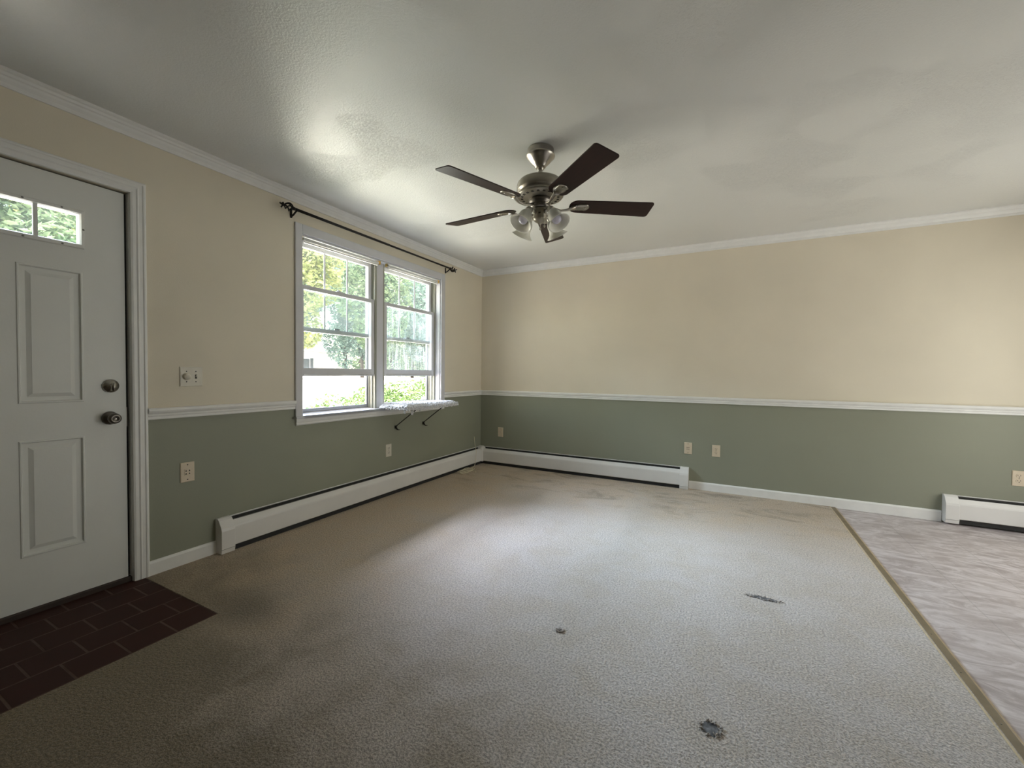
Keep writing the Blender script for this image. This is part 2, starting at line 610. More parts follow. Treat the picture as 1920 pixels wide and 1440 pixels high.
def wall(name, axis, p0, p1, us, zs, holes, slots, mats):
    """wall between planes p0 (inner) and p1 (outer); grid lines us, zs; holes = list of (u0,u1,z0,z1)"""
    b = MB()

    def P(u, z, k):
        return (k, u, z) if axis == 'x' else (u, k, z)

    def hole(i, j):
        if i < 0 or j < 0 or i >= len(us) - 1 or j >= len(zs) - 1:
            return True
        u, z = (us[i] + us[i + 1]) / 2, (zs[j] + zs[j + 1]) / 2
        return any(h[0] < u < h[1] and h[2] < z < h[3] for h in holes)
    for i in range(len(us) - 1):
        for j in range(len(zs) - 1):
            if hole(i, j):
                continue
            u0, u1, z0, z1 = us[i], us[i + 1], zs[j], zs[j + 1]
            sl = slots((z0 + z1) / 2)
            b.quad([P(u0, z0, p0), P(u1, z0, p0), P(u1, z1, p0), P(u0, z1, p0)], sl)
            b.quad([P(u0, z0, p1), P(u1, z0, p1), P(u1, z1, p1), P(u0, z1, p1)], len(mats) - 1)
            if hole(i - 1, j):
                b.quad([P(u0, z0, p0), P(u0, z0, p1), P(u0, z1, p1), P(u0, z1, p0)], sl)
            if hole(i + 1, j):
                b.quad([P(u1, z0, p0), P(u1, z0, p1), P(u1, z1, p1), P(u1, z1, p0)], sl)
            if hole(i, j - 1):
                b.quad([P(u0, z0, p0), P(u0, z0, p1), P(u1, z0, p1), P(u1, z0, p0)], sl)
            if hole(i, j + 1):
                b.quad([P(u0, z1, p0), P(u0, z1, p1), P(u1, z1, p1), P(u1, z1, p0)], sl)
    bmesh.ops.remove_doubles(b.bm, verts=b.bm.verts, dist=1e-5)
    return b.build(name, mats, kind='structure')


# ------------------------------------------------------------------ room shell
RAIL0, RAIL1 = 0.857, 0.920
sl = lambda z: 0 if z < 0.888 else 1
WM = [GREEN, BEIGE, SIDING]
WY0, WY1, WZ0, WZ1 = -2.505, -0.845, 0.785, 2.145
DY0, DY1, DZ1 = -4.435, -3.492, 2.055
wall('wall_left', 'x', 0.0, -0.17, [YF, DY0, DY1, WY0, WY1, 0.17], [-0.1, WZ0, 0.888, DZ1, WZ1, H + 0.1],
     [(DY0, DY1, -0.2, DZ1), (WY0, WY1, WZ0, WZ1)], sl, WM)
wall('wall_back', 'y', 0.0, 0.17, [0.0, XR + 0.17], [-0.1, 0.888, H + 0.1], [], sl, WM)
wall('wall_right', 'x', XR, XR + 0.17, [YF, -2.10, -0.30, 0.0], [-0.1, 0.888, 2.05, H + 0.1], [(-2.10, -0.30, -0.2, 2.05)], sl, WM)
wall('wall_front', 'y', YF, YF - 0.17, [-0.17, XR + 0.17], [-0.1, 0.888, H + 0.1], [], sl, WM)
MB().box((-0.17, YF - 0.17, H), (XR + 0.17, 0.17, H + 0.15)).build('ceiling', CEIL, kind='structure')
MB().box((-0.17, YF - 0.17, -0.15), (XR + 0.17, 0.17, -0.012)).build('floor', VINYL, kind='structure')

THX = 3.600
# wall-to-wall carpet with a cut-out for the entry tiles
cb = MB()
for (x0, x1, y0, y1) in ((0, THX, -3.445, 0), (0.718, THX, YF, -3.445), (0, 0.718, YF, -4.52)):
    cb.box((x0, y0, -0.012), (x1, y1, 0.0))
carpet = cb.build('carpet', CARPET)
tag(carpet, 'worn beige wall-to-wall carpet with brown soiled edges and small tears', 'carpet', kind='stuff')

# torn spots in the carpet: a ragged patch of grey underlay with frayed tufts around it
rnd = random.Random(4)


def tear(cx, cy, rx, ry, ang, seed):
    r = random.Random(seed)
    b = MB()
    n = 22
    ring = []
    for i in range(n):
        a = 2 * PI * i / n
        k = 0.75 + 0.4 * r.random()
        x, y = math.cos(a) * rx * k, math.sin(a) * ry * k
        ring.append(Vector((cx + x * math.cos(ang) - y * math.sin(ang), cy + x * math.sin(ang) + y * math.cos(ang), 0.0012)))
    c = Vector((cx, cy, 0.0016))
    vs = [b.bm.verts.new(p) for p in ring]
    low = [b.bm.verts.new(p - Vector((0, 0, 0.0025))) for p in ring]
    vc = b.bm.verts.new(c)
    for i in range(n):
        b.bm.faces.new((vs[i], vs[(i + 1) % n], vc))
        b.bm.faces.new((vs[i], low[i], low[(i + 1) % n], vs[(i + 1) % n]))
    pad = b.build('carpet_tear', PAD, carpet)
    pad['label'] = 'ragged tear showing grey underlay'
    b = MB()
    for i in range(46):
        a = 2 * PI * r.random()
        k = 0.8 + 0.4 * r.random()
        x, y = math.cos(a) * rx * k, math.sin(a) * ry * k
        p = Vector((cx + x * math.cos(ang) - y * math.sin(ang), cy + x * math.sin(ang) + y * math.cos(ang), 0.0))
        q = p + Vector((r.uniform(-.008, .008), r.uniform(-.008, .008), r.uniform(.004, .009)))
        b.tube([p, (p + q) / 2 + Vector((.001, 0, .002)), q], [.0022, .002, .0008], 5)
    b.build('frayed_tufts', CARPET, pad)


tear(2.975, -2.06, 0.070, 0.017, 0.0, 3)
tear(2.772, -3.055, 0.030, 0.030, 0.3, 7)
tear(2.164, -2.807, 0.016, 0.011, 0.4, 9)

# transition strip between carpet and vinyl
b = MB()
b.box((THX - 0.004, YF, -0.012), (THX + 0.032, 0.0, -0.001))
strip = b.build('trim_7', STRIP, bevel=0.003, kind='structure')
b = MB()
for k in range(28):
    y = -0.15 - 0.27 * k
    b.lathe([(0.0001, 0), (0.0028, 0), (0.002, 0.0012), (0.0001, 0.0014)], (THX + 0.014, y, -0.001), n=10)
b.build('nail', NICKELD, strip)
MB().box((THX + 0.032, YF, -0.012), (THX + 0.041, 0.0, -0.0065)).build('trim_8', EDGE, kind='structure', bevel=0.001)
MB().box((THX - 0.011, YF, -0.012), (THX - 0.004, 0.0, 0.0015)).build('trim_9', EDGE, kind='structure', bevel=0.001)

# entry tiles
MB().box((-0.02, -4.52, -0.011), (0.716, -3.447, 0.0005)).build('floor_entry', TILE, kind='structure', bevel=0.002)

# crown moulding
CR = [(0.0, 2.344), (0.009, 2.344), (0.011, 2.352), (0.011, 2.362), (0.020, 2.374), (0.024, 2.383), (0.031, 2.387), (0.036, 2.397),
      (0.043, 2.401), (0.047, 2.405), (0.047, H), (0.0, H)]


def mitre(name, prof, segs, m, bev=0):
    """segs: list of ('L',y0,y1) or ('B',x0,x1)"""
    for nm, s_ in zip(name, segs):
        b = MB()
        if s_[0] == 'L':
            ra = [(u, s_[1], z) for u, z in prof]
            rb = [(u, (-u if s_[2] == 0 else s_[2]), z) for u, z in prof]
        elif s_[0] == 'B':
            ra = [((u if s_[1] == 0 else s_[1]), -u, z) for u, z in prof]
            rb = [(s_[2] - (u if s_[2] == XR else 0), -u, z) for u, z in prof]
        elif s_[0] == 'R':
            ra = [(XR - u, s_[1], z) for u, z in prof]
            rb = [(XR - u, (-u if s_[2] == 0 else s_[2]), z) for u, z in prof]
        b.loft([ra, rb])
        b.build(nm, m, kind='structure')


mitre(['trim_1', 'trim_2', 'trim_10'], CR, [('L', YF, 0), ('B', 0, XR), ('R', YF, 0)], TRIM)
RL = [(0.0, RAIL0), (0.012, RAIL0), (0.014, RAIL0 + .006), (0.012, RAIL0 + .014), (0.017, RAIL0 + .022), (0.013, RAIL0 + .030),
      (0.022, RAIL0 + .038), (0.026, RAIL0 + .048), (0.025, RAIL0 + .058), (0.018, RAIL1), (0.0, RAIL1)]
mitre(['trim_3', 'trim_4', 'trim_5'], RL, [('L', -3.427, -2.560), ('L', -0.781, 0), ('B', 0, XR)], TRIM)
BB = [(0.0, 0.0), (0.013, 0.0), (0.013, 0.066), (0.009, 0.074), (0.004, 0.078), (0.0, 0.078)]
mitre(['baseboard_left', 'baseboard_back'], [(u, z - 0.01) if z == 0 else (u, z) for u, z in BB], [('L', -3.427, -3.092), ('B', 2.455, 4.308)], TRIM)

# ------------------------------------------------------------------ front door
door = empty('door_1', (-0.021, -3.9635, 0.0), kind='structure')
# local frame: y along the wall, x outwards (room side = 0)
hw = 0.4565
PANELS = []
for c in (0.186, -0.186):
    PANELS.append((c - 0.109, c + 0.109, 0.97, 1.605))
    PANELS.append((c - 0.109, c + 0.109, 0.268, 0.800))
LITE = (-0.288, 0.288, 1.738, 1.884)
us = sorted({-hw, hw, LITE[0], LITE[1]} | {p[0] for p in PANELS} | {p[1] for p in PANELS})
zs = sorted({0.028, 2.046, LITE[2], LITE[3]} | {p[2] for p in PANELS} | {p[3] for p in PANELS})
b = MB()
for i in range(len(us) - 1):
    for j in range(len(zs) - 1):
        u, z = (us[i] + us[i + 1]) / 2, (zs[j] + zs[j + 1]) / 2
        inp = any(p[0] < u < p[1] and p[2] < z < p[3] for p in PANELS)
        inl = LITE[0] < u < LITE[1] and LITE[2] < z < LITE[3]
        q = lambda X: [(X, us[i], zs[j]), (X, us[i + 1], zs[j]), (X, us[i + 1], zs[j + 1]), (X, us[i], zs[j + 1])]
        if not inl:
            b.quad(q(-0.044))
        if not inp and not inl:
            b.quad(q(0.0))


def nested(b, rect, steps):
    u0, u1, z0, z1 = rect
    rings = []
    for ins, dep in steps:
        rings.append([(dep, u0 + ins, z0 + ins), (dep, u1 - ins, z0 + ins), (dep, u1 - ins, z1 - ins), (dep, u0 + ins, z1 - ins)])
    vr = [[b.bm.verts.new(p) for p in r] for r in rings]
    for a, c in zip(vr, vr[1:]):
        for k in range(4):
            b.bm.faces.new((a[k], a[(k + 1) % 4], c[(k + 1) % 4], c[k]))
    return vr[-1]


for p in PANELS:
    last = nested(b, p, [(0, 0), (0.003, 0.004), (0.008, 0.004), (0.012, -0.007), (0.030, -0.007), (0.043, -0.001), (0.046, 0.0005)])
    b.bm.faces.new(last)
nested(b, LITE, [(0, 0), (0, -0.044)])
for (a, c) in (((-0.044, -hw, 0.028), (0, -hw, 2.046)), ((-0.044, hw, 0.028), (0, hw, 2.046))):
    b.quad([(a[0], a[1], a[2]), (0, a[1], a[2]), (0, a[1], c[2]), (a[0], a[1], c[2])])
for z in (0.028, 2.046):
    b.quad([(-0.044, -hw, z), (0, -hw, z), (0, hw, z), (-0.044, hw, z)])
bmesh.ops.remove_doubles(b.bm, verts=b.bm.verts, dist=1e-5)
b.build('slab', DOORP, door)
# lite frame
b = MB()
fo = (LITE[0] - 0.016, LITE[1] + 0.016, LITE[2] - 0.022, LITE[3] + 0.020)
ring = [(0.0, fo), (0.009, (fo[0] + .004, fo[1] - .004, fo[2] + .004, fo[3] - .004)), (0.011, (LITE[0] - .003, LITE[1] + .003, LITE[2] - .003, LITE[3] + .003)),
        (0.002, (LITE[0] + .002, LITE[1] - .002, LITE[2] + .002, LITE[3] - .002)), (-0.02, (LITE[0] + .002, LITE[1] - .002, LITE[2] + .002, LITE[3] - .002))]
b.loft([[(x, r[0], r[2]), (x, r[1], r[2]), (x, r[1], r[3]), (x, r[0], r[3])] for x, r in ring], caps=False)
lf = b.build('lite_frame', DOORP, door)
b = MB()
for k in (-1, 0, 1):
    u = k * 0.1395
    b.box((-0.0048, u - 0.0075, LITE[2]), (0.006, u + 0.0075, LITE[3]))
b.build('muntin', DOORP, lf)
MB().box((-0.009, LITE[0], LITE[2]), (-0.005, LITE[1], LITE[3])).build('pane', GLASS, lf)
b = MB()
for u in (-0.25, -0.10, 0.10, 0.225):
    for z in (fo[2] + .009, fo[3] - .009):
        b.lathe([(0.0001, 0), (0.005, 0.0), (0.004, 0.002), (0.0001, 0.0024)], (0.009, u, z), (1, 0, 0), 10)
b.lathe([(0.0001, 0), (0.005, 0.0), (0.004, 0.002), (0.0001, 0.0024)], (0.0095, fo[1] - .006, 1.81), (1, 0, 0), 10)
b.build('screw_cap', DAMP, lf)
# deadbolt
yk = 0.394
b = MB()
b.lathe([(0.0001, 0.0), (0.032, 0.0), (0.034, 0.005), (0.031, 0.011), (0.024, 0.013), (0.022, 0.017), (0.0001, 0.018)], (0, yk, 1.045), (1, 0, 0), 36)
db = b.build('deadbolt', NICKEL, door)
b = MB()
b.tube([(0.016, yk, 1.045), (0.026, yk, 1.045)], 0.009, 12)
b.tube([(0.028, yk + .002, 1.062), (0.031, yk, 1.045), (0.028, yk - .001, 1.020)], [0.006, .010, 0.009], 12, flat=0.6)
b.build('thumb_turn', NICKEL, db)
b = MB()
b.lathe([(0.0001, 0.0), (0.032, 0.0), (0.034, 0.004), (0.030, 0.010), (0.020, 0.014), (0.013, 0.020), (0.012, 0.032), (0.018, 0.038),
         (0.025, 0.046), (0.027, 0.056), (0.025, 0.066), (0.019, 0.071), (0.014, 0.072), (0.012, 0.069), (0.0001, 0.069)], (0, yk - .004, 0.880), (1, 0, 0), 36)
kn = b.build('door_knob', NICKELD, door)
b = MB()
b.box((0.068, yk - .006, .878), (0.074, yk - .002, .882))
b.build('lock_button', NICKEL, kn)
b = MB()
b.box((-0.044, hw + 0.001, 0.03), (-0.018, hw + 0.0135, 2.05), 0)
b.box((-0.044, -hw - 0.0135, 0.03), (-0.018, -hw - 0.001, 2.05), 0)
b.box((-0.044, -hw, 2.047), (-0.018, hw, 2.0535), 0)
b.build('weatherstrip', DARK, door)
b = MB()
b.box((-0.0085, hw + 0.002, 0.83), (-0.004, hw + 0.0055, 0.93))
b.build('strike_plate', NICKELD, door)
# casing and jamb
CP = [(0.0, 0.0), (0.014, 0.0), (0.018, 0.006), (0.018, 0.012), (0.0145, 0.016), (0.0145, 0.030), (0.017, 0.036), (0.013, 0.042), (0.013, 0.056), (0.010, 0.064), (0.0, 0.066)]
CP = [(x, 0.066 - u) for x, u in CP]
b = MB()
ri, li, ti = -3.493, -4.434, 2.054


def casing(b, prof, li, ri, zb, ti, x0=0.0):
    rings = []
    rings.append([(x0 + x, ri + u, zb) for x, u in prof])
    rings.append([(x0 + x, ri + u, ti + u) for x, u in prof])
    rings.append([(x0 + x, li - u, ti + u) for x, u in prof])
    rings.append([(x0 + x, li - u, zb) for x, u in prof])
    b.loft(rings)


casing(b, CP, li, ri, 0.0006, ti)
b.build('trim_6', TRIM, kind='structure')
b = MB()
b.box((-0.17, DY1 - 0.0005, 0.0), (-0.0005, DY1 - 0.0012 - .001, DZ1))
b.box((-0.17, DY1 - 0.014, 0.0), (-0.066, DY1 - .0012, DZ1))
b.box((-0.17, DY0 + 0.014, 0.0), (-0.066, DY0 + .0005, DZ1))
b.box((-0.17, DY0, DZ1 - 0.014), (-0.066, DY1, DZ1 - .0005))
b.build('trim_11', TRIM, kind='structure')
MB().box((-0.19, DY0 + .001, -0.02), (-0.012, DY1 - .001, 0.026)).build('trim_12', SILLW, kind='structure', bevel=0.004)

# ------------------------------------------------------------------ front window
win = empty('window_1', (0, 0, 0), kind='structure')
b = MB()
wl, wr, wt, wb = -2.505, -0.845, 2.142, 0.800
# flat casing: left, right, head
b.box((0, wl - 0.054, 0.785), (0.016, wl + 0.002, 2.206))
b.box((0, wr - 0.002, 0.785), (0.016, wr + 0.064, 2.206))
b.box((0, wl + 0.002, 2.138), (0.016, wr - 0.002, 2.206))
b.build('window_casing', SASH, win, bevel=0.003)
b = MB()
b.box((-0.17, wl, 0.79), (-0.001, wl + 0.012, wt))
b.box((-0.17, wr - 0.012, 0.79), (-0.001, wr, wt))
b.box((-0.17, wl, wt - 0.014), (-0.001, wr, wt))
b.build('window_jamb', SASH, win)
mc = -1.672
MB().box((-0.165, mc - 0.040, 0.80), (-0.055, mc + 0.040, wt - .014)).build('mullion', SASH, win, bevel=0.003)
b = MB()
b.prism([(-0.165, 0.786), (-0.165, 0.812), (-0.12, 0.800), (0.038, 0.800), (0.042, 0.795), (0.040, 0.784), (-0.001, 0.782)], 'y', wl - 0.001, wr + 0.001)
b.prism([(0.0, 0.784), (0.040, 0.784), (0.042, 0.795), (0.038, 0.800), (0.0, 0.800)], 'y', wl - 0.066, wr + 0.076)
b.build('window_stool', SASH, win)
b = MB()
b.prism([(0.0, 0.734), (0.010, 0.734), (0.017, 0.742), (0.014, 0.752), (0.018, 0.762), (0.018, 0.7838), (0.0, 0.7838)], 'y', wl - 0.050, wr + 0.060)
b.build('window_apron', TRIM, win)


def frame_box(b, x0, x1, y0, y1, z0, z1, ws, wt_, wb_):
    b.box((x0, y0, z0), (x1, y0 + ws, z1))
    b.box((x0, y1 - ws, z0), (x1, y1, z1))
    b.box((x0, y0 + ws, z1 - wt_), (x1, y1 - ws, z1))
    b.box((x0, y0 + ws, z0), (x1, y1 - ws, z0 + wb_))


def lock(b, y, x, z):
    b.box((x - .010, y - .030, z), (x + .012, y + .030, z + .006))
    b.lathe([(.0001, 0), (.012, 0), (.011, .010), (.0001, .012)], (x, y, z + .005), n=14)
    b.tube([(x + .002, y, z + .012), (x + .010, y - .014, z + .014), (x + .012, y - .026, z + .013)], [.004, .004, .003], 8)


for k, (y0, y1) in enumerate(((wl + 0.012, mc - 0.040), (mc + 0.040, wr - 0.012))):
    gm = GLASSD if k else GLASS
    # side tracks
    b = MB()
    for yy, sgn in ((y0, 1), (y1, -1)):
        b.box((-0.160, yy, 0.80), (-0.055, yy + sgn * 0.006, wt - .014))
        for xx in (-0.160, -0.1385, -0.0995, -0.0625):
            b.box((xx, yy, 0.80), (xx + .004, yy + sgn * 0.018, wt - .014))
    b.build('sash_track', LINER, win)
    s0, s1 = y0 + 0.019, y1 - 0.019
    # lower (inner) sash, raised
    b = MB()
    frame_box(b, -0.0945, -0.0635, s0 + .001, s1 - .001, 1.096, 1.785, 0.036, 0.032, 0.062)
    b.prism([(-0.0635, 1.096), (-0.0555, 1.096), (-0.0555, 1.106), (-0.0635, 1.112)], 'y', s0 + .03, s1 - .03)
    sa = b.build('lower_sash', SASH, win, bevel=0.002)
    MB().box((-0.081, s0 + .03, 1.150), (-0.077, s1 - .03, 1.76)).build('pane', gm, sa)
    b = MB()
    lock(b, (s0 + s1) / 2, -0.080, 1.7855)
    b.build('sash_lock', SASH, sa)
    # upper (outer) sash
    b = MB()
    frame_box(b, -0.1345, -0.1035, s0 + .001, s1 - .001, 1.440, 2.120, 0.034, 0.040, 0.034)
    sb = b.build('upper_sash', SASH, win, bevel=0.002)
    MB().box((-0.121, s0 + .03, 1.46), (-0.117, s1 - .03, 2.09)).build('pane', GLASS, sb)
    b = MB()
    for j in (1, 2):
        yy = s0 + .035 + (s1 - s0 - .07) * j / 3
        b.box((-0.1165, yy - .0065, 1.474), (-0.112, yy + .0065, 2.08))
    b.build('muntin', SASH, sb)
    b = MB()
    b.box((-0.105, (s0 + s1) / 2 - .025, 1.474), (-0.100, (s0 + s1) / 2 + .025, 1.486))
    b.build('sash_lock', DAMP, sb)
    # storm window frame outside
    b = MB()
    frame_box(b, -0.168, -0.150, y0 + .001, y1 - .001, 0.812, wt - .02, 0.028, 0.028, 0.024)
    st = b.build('storm_frame', ALU, win)
    # rolled shade under the head
    sh = empty('roller_shade', (-0.020, (y0 + y1) / 2, 2.112))
    L = (y1 - y0) / 2 + .004
    tag(sh, 'slim white rolled shade at the head of the ' + ('right window, above the streaked glass' if k else 'left window, above the clearer glass'), 'window shade', 'rolled shades at the window heads')
    b = MB()
    b.tube([(0, -L + .022, 0), (0, L - .022, 0)], 0.0115, 14)
    b.build('shade_roll', SHADEW, sh)
    b = MB()
    b.box((-.006, -L + .03, -.026), (.004, L - .03, -.016))
    b.build('shade_slat', SHADEW, sh)
    for sgn in (-1, 1):
        b = MB()
        b.box((-.013, sgn * (L - .004), -.013), (.013, sgn * (L - .006), .016))
        b.box((-.013, sgn * (L - .004), .014), (.013, sgn * (L - .020), .016))
        b.tube([(0, sgn * (L - .006), 0), (0, sgn * (L - .023), 0)], .004, 8)
        b.build('shade_bracket', BRASS, sh)

# ------------------------------------------------------------------ curtain rod
rod = empty('curtain_rod', (0.065, -1.68, 2.272))
tag(rod, 'black iron curtain rod with twisted basket finials above the front window', 'curtain rod')
b = MB()
b.tube([(0, -.925, 0), (0, 0.0, 0)], .0100, 14)
b.tube([(0, 0.0, 0), (0, .925, 0)], .0085, 14)
b.build('rod', BRONZE, rod)
for sgn, yb in ((-1, -.905), (1, .915)):
    b = MB()
    b.tube([(-.064, yb, -.047), (-.064, yb, .012)], .009, 8, flat=.5)
    b.tube([(-.062, yb, -.040), (-.035, yb, -.030), (-.010, yb, -.014), (0, yb, -.010)], .006, 8)
    b.tube([(.012 * math.cos(a), yb, .012 * math.sin(a)) for a in [PI * (-1.1 + 1.2 * i / 8) for i in range(9)]], .0032, 8)
    b.build('rod_bracket', BRONZE, rod)
    b = MB()
    e = sgn * .925
    b.sphere((0, e, 0), .0125)
    for j in range(4):
        pts, rr = [], []
        for i in range(13):
            f = i / 12
            r = .023 * math.sin(PI * f) ** .8 + .003
            a = j * PI / 2 + f * PI * 1.0
            pts.append((r * math.cos(a), e + sgn * (.008 + .062 * f), r * math.sin(a)))
        b.tube(pts, .0050, 6)
    b.sphere((0, e + sgn * .072, 0), .0075)
    for a in (0.4, 2.5, 4.6):
        b.tube([(0, e + sgn * .072, 0), (.008 * math.cos(a), e + sgn * .085, .008 * math.sin(a)), (.020 * math.cos(a), e + sgn * .094, .020 * math.sin(a)),
                (.024 * math.cos(a), e + sgn * .090, .026 * math.sin(a))], [.006, .0075, .006, .002], 6, flat=.6)
    b.tube([(0, e + sgn * .072, 0), (0, e + sgn * .095, 0)], [.005, .001], 6)
    b.build('finial', BRONZE, rod)

# ------------------------------------------------------------------ window perch
perch = empty('window_perch', (0.0, -1.325, 0.80))
tag(perch, 'white fleece-covered pet perch fixed to the sill of the right window', 'pet perch')
b = MB()
b.box((-.03, -.365, .001), (.285, .365, .014))
b.build('board', BOARD, perch, bevel=.004)
rnd = random.Random(11)
b = MB()
nx, ny = 46, 100
pts = {}
for i in range(nx + 1):
    for j in range(ny + 1):
        u, v = i / nx, j / ny
        x, y = -.035 + u * .345, -.385 + v * .77
        ed = min(u, 1 - u, v * 2, (1 - v) * 2)
        z = .040 * min(1, ed / .10) ** .5
        if i in (0, nx) or j in (0, ny):
            z = -.002 - .006 * rnd.random() * (1 if u > .3 else 0)
        z = max(z, .001 if u < .2 else -1) + (rnd.uniform(-.005, .005) if z > .01 else 0)
        pts[i, j] = b.bm.verts.new((x + rnd.uniform(-.002, .002), y + rnd.uniform(-.002, .002), z + .002 + .006 * math.sin(v * 5 + u * 2)))
for i in range(nx):
    for j in range(ny):
        b.bm.faces.new((pts[i, j], pts[i + 1, j], pts[i + 1, j + 1], pts[i, j + 1])).smooth = True
fl = b.build('fleece_cover', FLEECE, perch)
b = MB()
for i in range(2600):  # curly tufts
    u, v = rnd.random(), rnd.random()
    x, y = -.03 + u * .335, -.38 + v * .76
    ed = min(u, 1 - u, v * 2, (1 - v) * 2)
    z = .040 * min(1, ed / .10) ** .5 + .004 * math.sin(v * 5 + u * 2)
    r = rnd.uniform(.0028, .0055)
    a = rnd.random() * 6.28
    o = Vector((x, y, z))
    b.tube([o, o + Vector((math.cos(a) * r, math.sin(a) * r, r * 1.2)), o + Vector((math.cos(a + 1.6) * r * 1.6, math.sin(a + 1.6) * r * 1.6, r * .8))], [r * .7, r * .8, r * .3], 5)
for i in range(420):  # shaggy front and side edges
    t_ = rnd.random()
    if t_ < .7:
        o = Vector((.308, -.385 + .77 * rnd.random(), rnd.uniform(-.004, .03)))
    else:
        o = Vector((.03 + .28 * rnd.random(), rnd.choice((-.385, .385)), rnd.uniform(-.002, .03)))
    r = rnd.uniform(.004, .008)
    b.sphere(o, r, 6, 4, (1, 1, 1.2))
b.build('fleece_tufts', FLEECE, fl)
for (x, y, w_, l_) in ((.285, -.30, .022, .040), (.262, -.365, .014, .026), (.29, -.20, .012, .016)):
    b = MB()
    b.tube([(x, y, .004), (x + .004, y + .002, -.012 - l_ * .3), (x + .002, y, -.008 - l_)], [w_ * .5, w_ * .6, w_ * .45], 10, flat=.35)
    tb = b.build('fastening_tab', FLEECE, perch)
for yy in (-.205, .195):
    b = MB()
    b.box((.002, yy - .008, -.200), (.007, yy + .008, -.172))
    b.tube([(.007, yy, -.186), (.016, yy, -.197), (.026, yy, -.207), (.036, yy + .008, -.212), (.046, yy + .02, -.212)], [.007, .0085, .006, .004, .002], 8)
    b.tube([(.010, yy, -.178), (.012, yy, -.195)], [.010, .010], 8, flat=.6)
    b.tube([(.012, yy, -.178), (.262, yy, -.004)], .0048, 8)
    b.box((.245, yy - .010, -.004), (.280, yy + .010, .001))
    b.build('support_bracket', BRONZE, perch)


# ------------------------------------------------------------------ baseboard heaters
def heater(loc, rz, L, caps, label, hgt=0.205):
    h = empty('baseboard_heater', loc, rz)
    tag(h, label, 'baseboard heater')
    k = hgt / 0.205
    z = lambda v: v * k
    s0 = 0.078 if 'a' in caps else 0.0
    s1 = L - (0.078 if 'b' in caps else 0.0)
    b = MB()
    prof = [(-0.001, z(.022)), (-0.001, z(.208)), (-0.010, z(.213)), (-0.013, z(.211)), (-0.013, z(.207)), (-0.006, z(.203)), (-0.006, z(.178)), (-0.005, z(.022))]
    b.prism(prof, 'x', s0, s1)
    b.build('back_panel', HEATP, h)
    b = MB()
    prof = [(-0.040, z(.188)), (-0.043, z(.191)), (-0.064, z(.160)), (-0.066, z(.150)), (-0.066, z(.040)), (-0.058, z(.034)), (-0.056, z(.038)), (-0.062, z(.044)),
            (-0.062, z(.150)), (-0.060, z(.157)), (-0.042, z(.184))]
    b.prism(prof, 'x', s0, s1)
    b.build('front_cover', HEATP, h)
    b = MB()
    b.prism([(-0.021, z(.188)), (-0.025, z(.182)), (-0.024, z(.180)), (-0.019, z(.186))], 'x', s0, s1)
    b.build('damper', DAMP, h)
    b = MB()
    b.box((s0, -0.055, z(.05)), (s1, -0.008, z(.150)))
    b.box((s0, -0.039, z(.151)), (s1, -0.0088, z(.170)))  # this and the next box paint the shade inside the top slot
    b.box((s0, -0.0086, z(.150)), (s1, -0.0064, z(.2025)))
    b.build('fins_and_slot_shade', FINS_SHADE, h)
    b = MB()
    b.box((s0, -0.050, .0005), (s1, -0.003, z(.03)))  # dark block painting in the shade of the gap under the cover
    b.build('recess_shade', DARK, h)
    cp = [(0, 0.0005), (0, z(.214)), (-0.024, z(.214)), (-0.040, z(.202)), (-0.067, z(.158)), (-0.071, z(.140)), (-0.071, z(.030)), (-.066, .0005)]
    for key, (a, c) in (('a', (0, .080)), ('b', (L - .080, L))):
        if key in caps:
            b = MB()
            b.prism(cp, 'x', a, c)
            b.build('end_cap', HEATP, h, bevel=.0025)
            b = MB()
            b.box((a - .0008, -0.0722, z(.0285)), (c + .0008, -0.0700, z(.0305)))
            b.build('cap_seam', DAMP, h)
    return h


heater((0, -3.092, 0), PI / 2, 3.092 - 0.078, 'a', 'long white baseboard heater under the front window, running into the corner')
heater((0.078, 0, 0), 0, 2.452 - 0.078, 'b', 'white baseboard heater on the back wall, ending below the outlet pair')
heater((4.312, 0, 0), 0, 0.77, 'ab', 'white baseboard heater on the back wall beside the vinyl floor')
ck = empty('heater_corner_cover', (0, 0, 0))
tag(ck, 'white corner cover joining the two baseboard heaters', 'heater cover')
b = MB()
prof = [(0.001, -.001), (0.001, -.079), (0.062, -.079), (0.074, -.071), (0.079, -.062), (0.079, -.001)]
b.loft([[(x, y, .03) for x, y in prof], [(x, y, .180) for x, y in prof], [(x * .8, y * .8, .210) for x, y in prof], [(x * .5, y * .5, .217) for x, y in prof]])
b.build('corner_shell', HEATP, ck, bevel=.002)
b = MB()
b.box((.002, -.06, .0005), (.06, -.002, .03))  # dark filler in place of the shaded gap below the shell
b.build('base_shade', DARK, ck)


# ------------------------------------------------------------------ outlets and switches
def plate_base(b, w, h):
    rings = []
    for (ins, d) in ((0, 0.0), (0, .003), (.003, .0055)):
        rings.append([(-w / 2 + ins, -d, -h / 2 + ins), (w / 2 - ins, -d, -h / 2 + ins), (w / 2 - ins, -d, h / 2 - ins), (-w / 2 + ins, -d, h / 2 - ins)])
    b.loft(rings)


def screws(b, pts, d=.0056):
    for x, z in pts:
        b.lathe([(.0001, 0), (.0034, 0), (.0028, .0012), (.0001, .0014)], (x, -d, z), (0, -1, 0), 10)


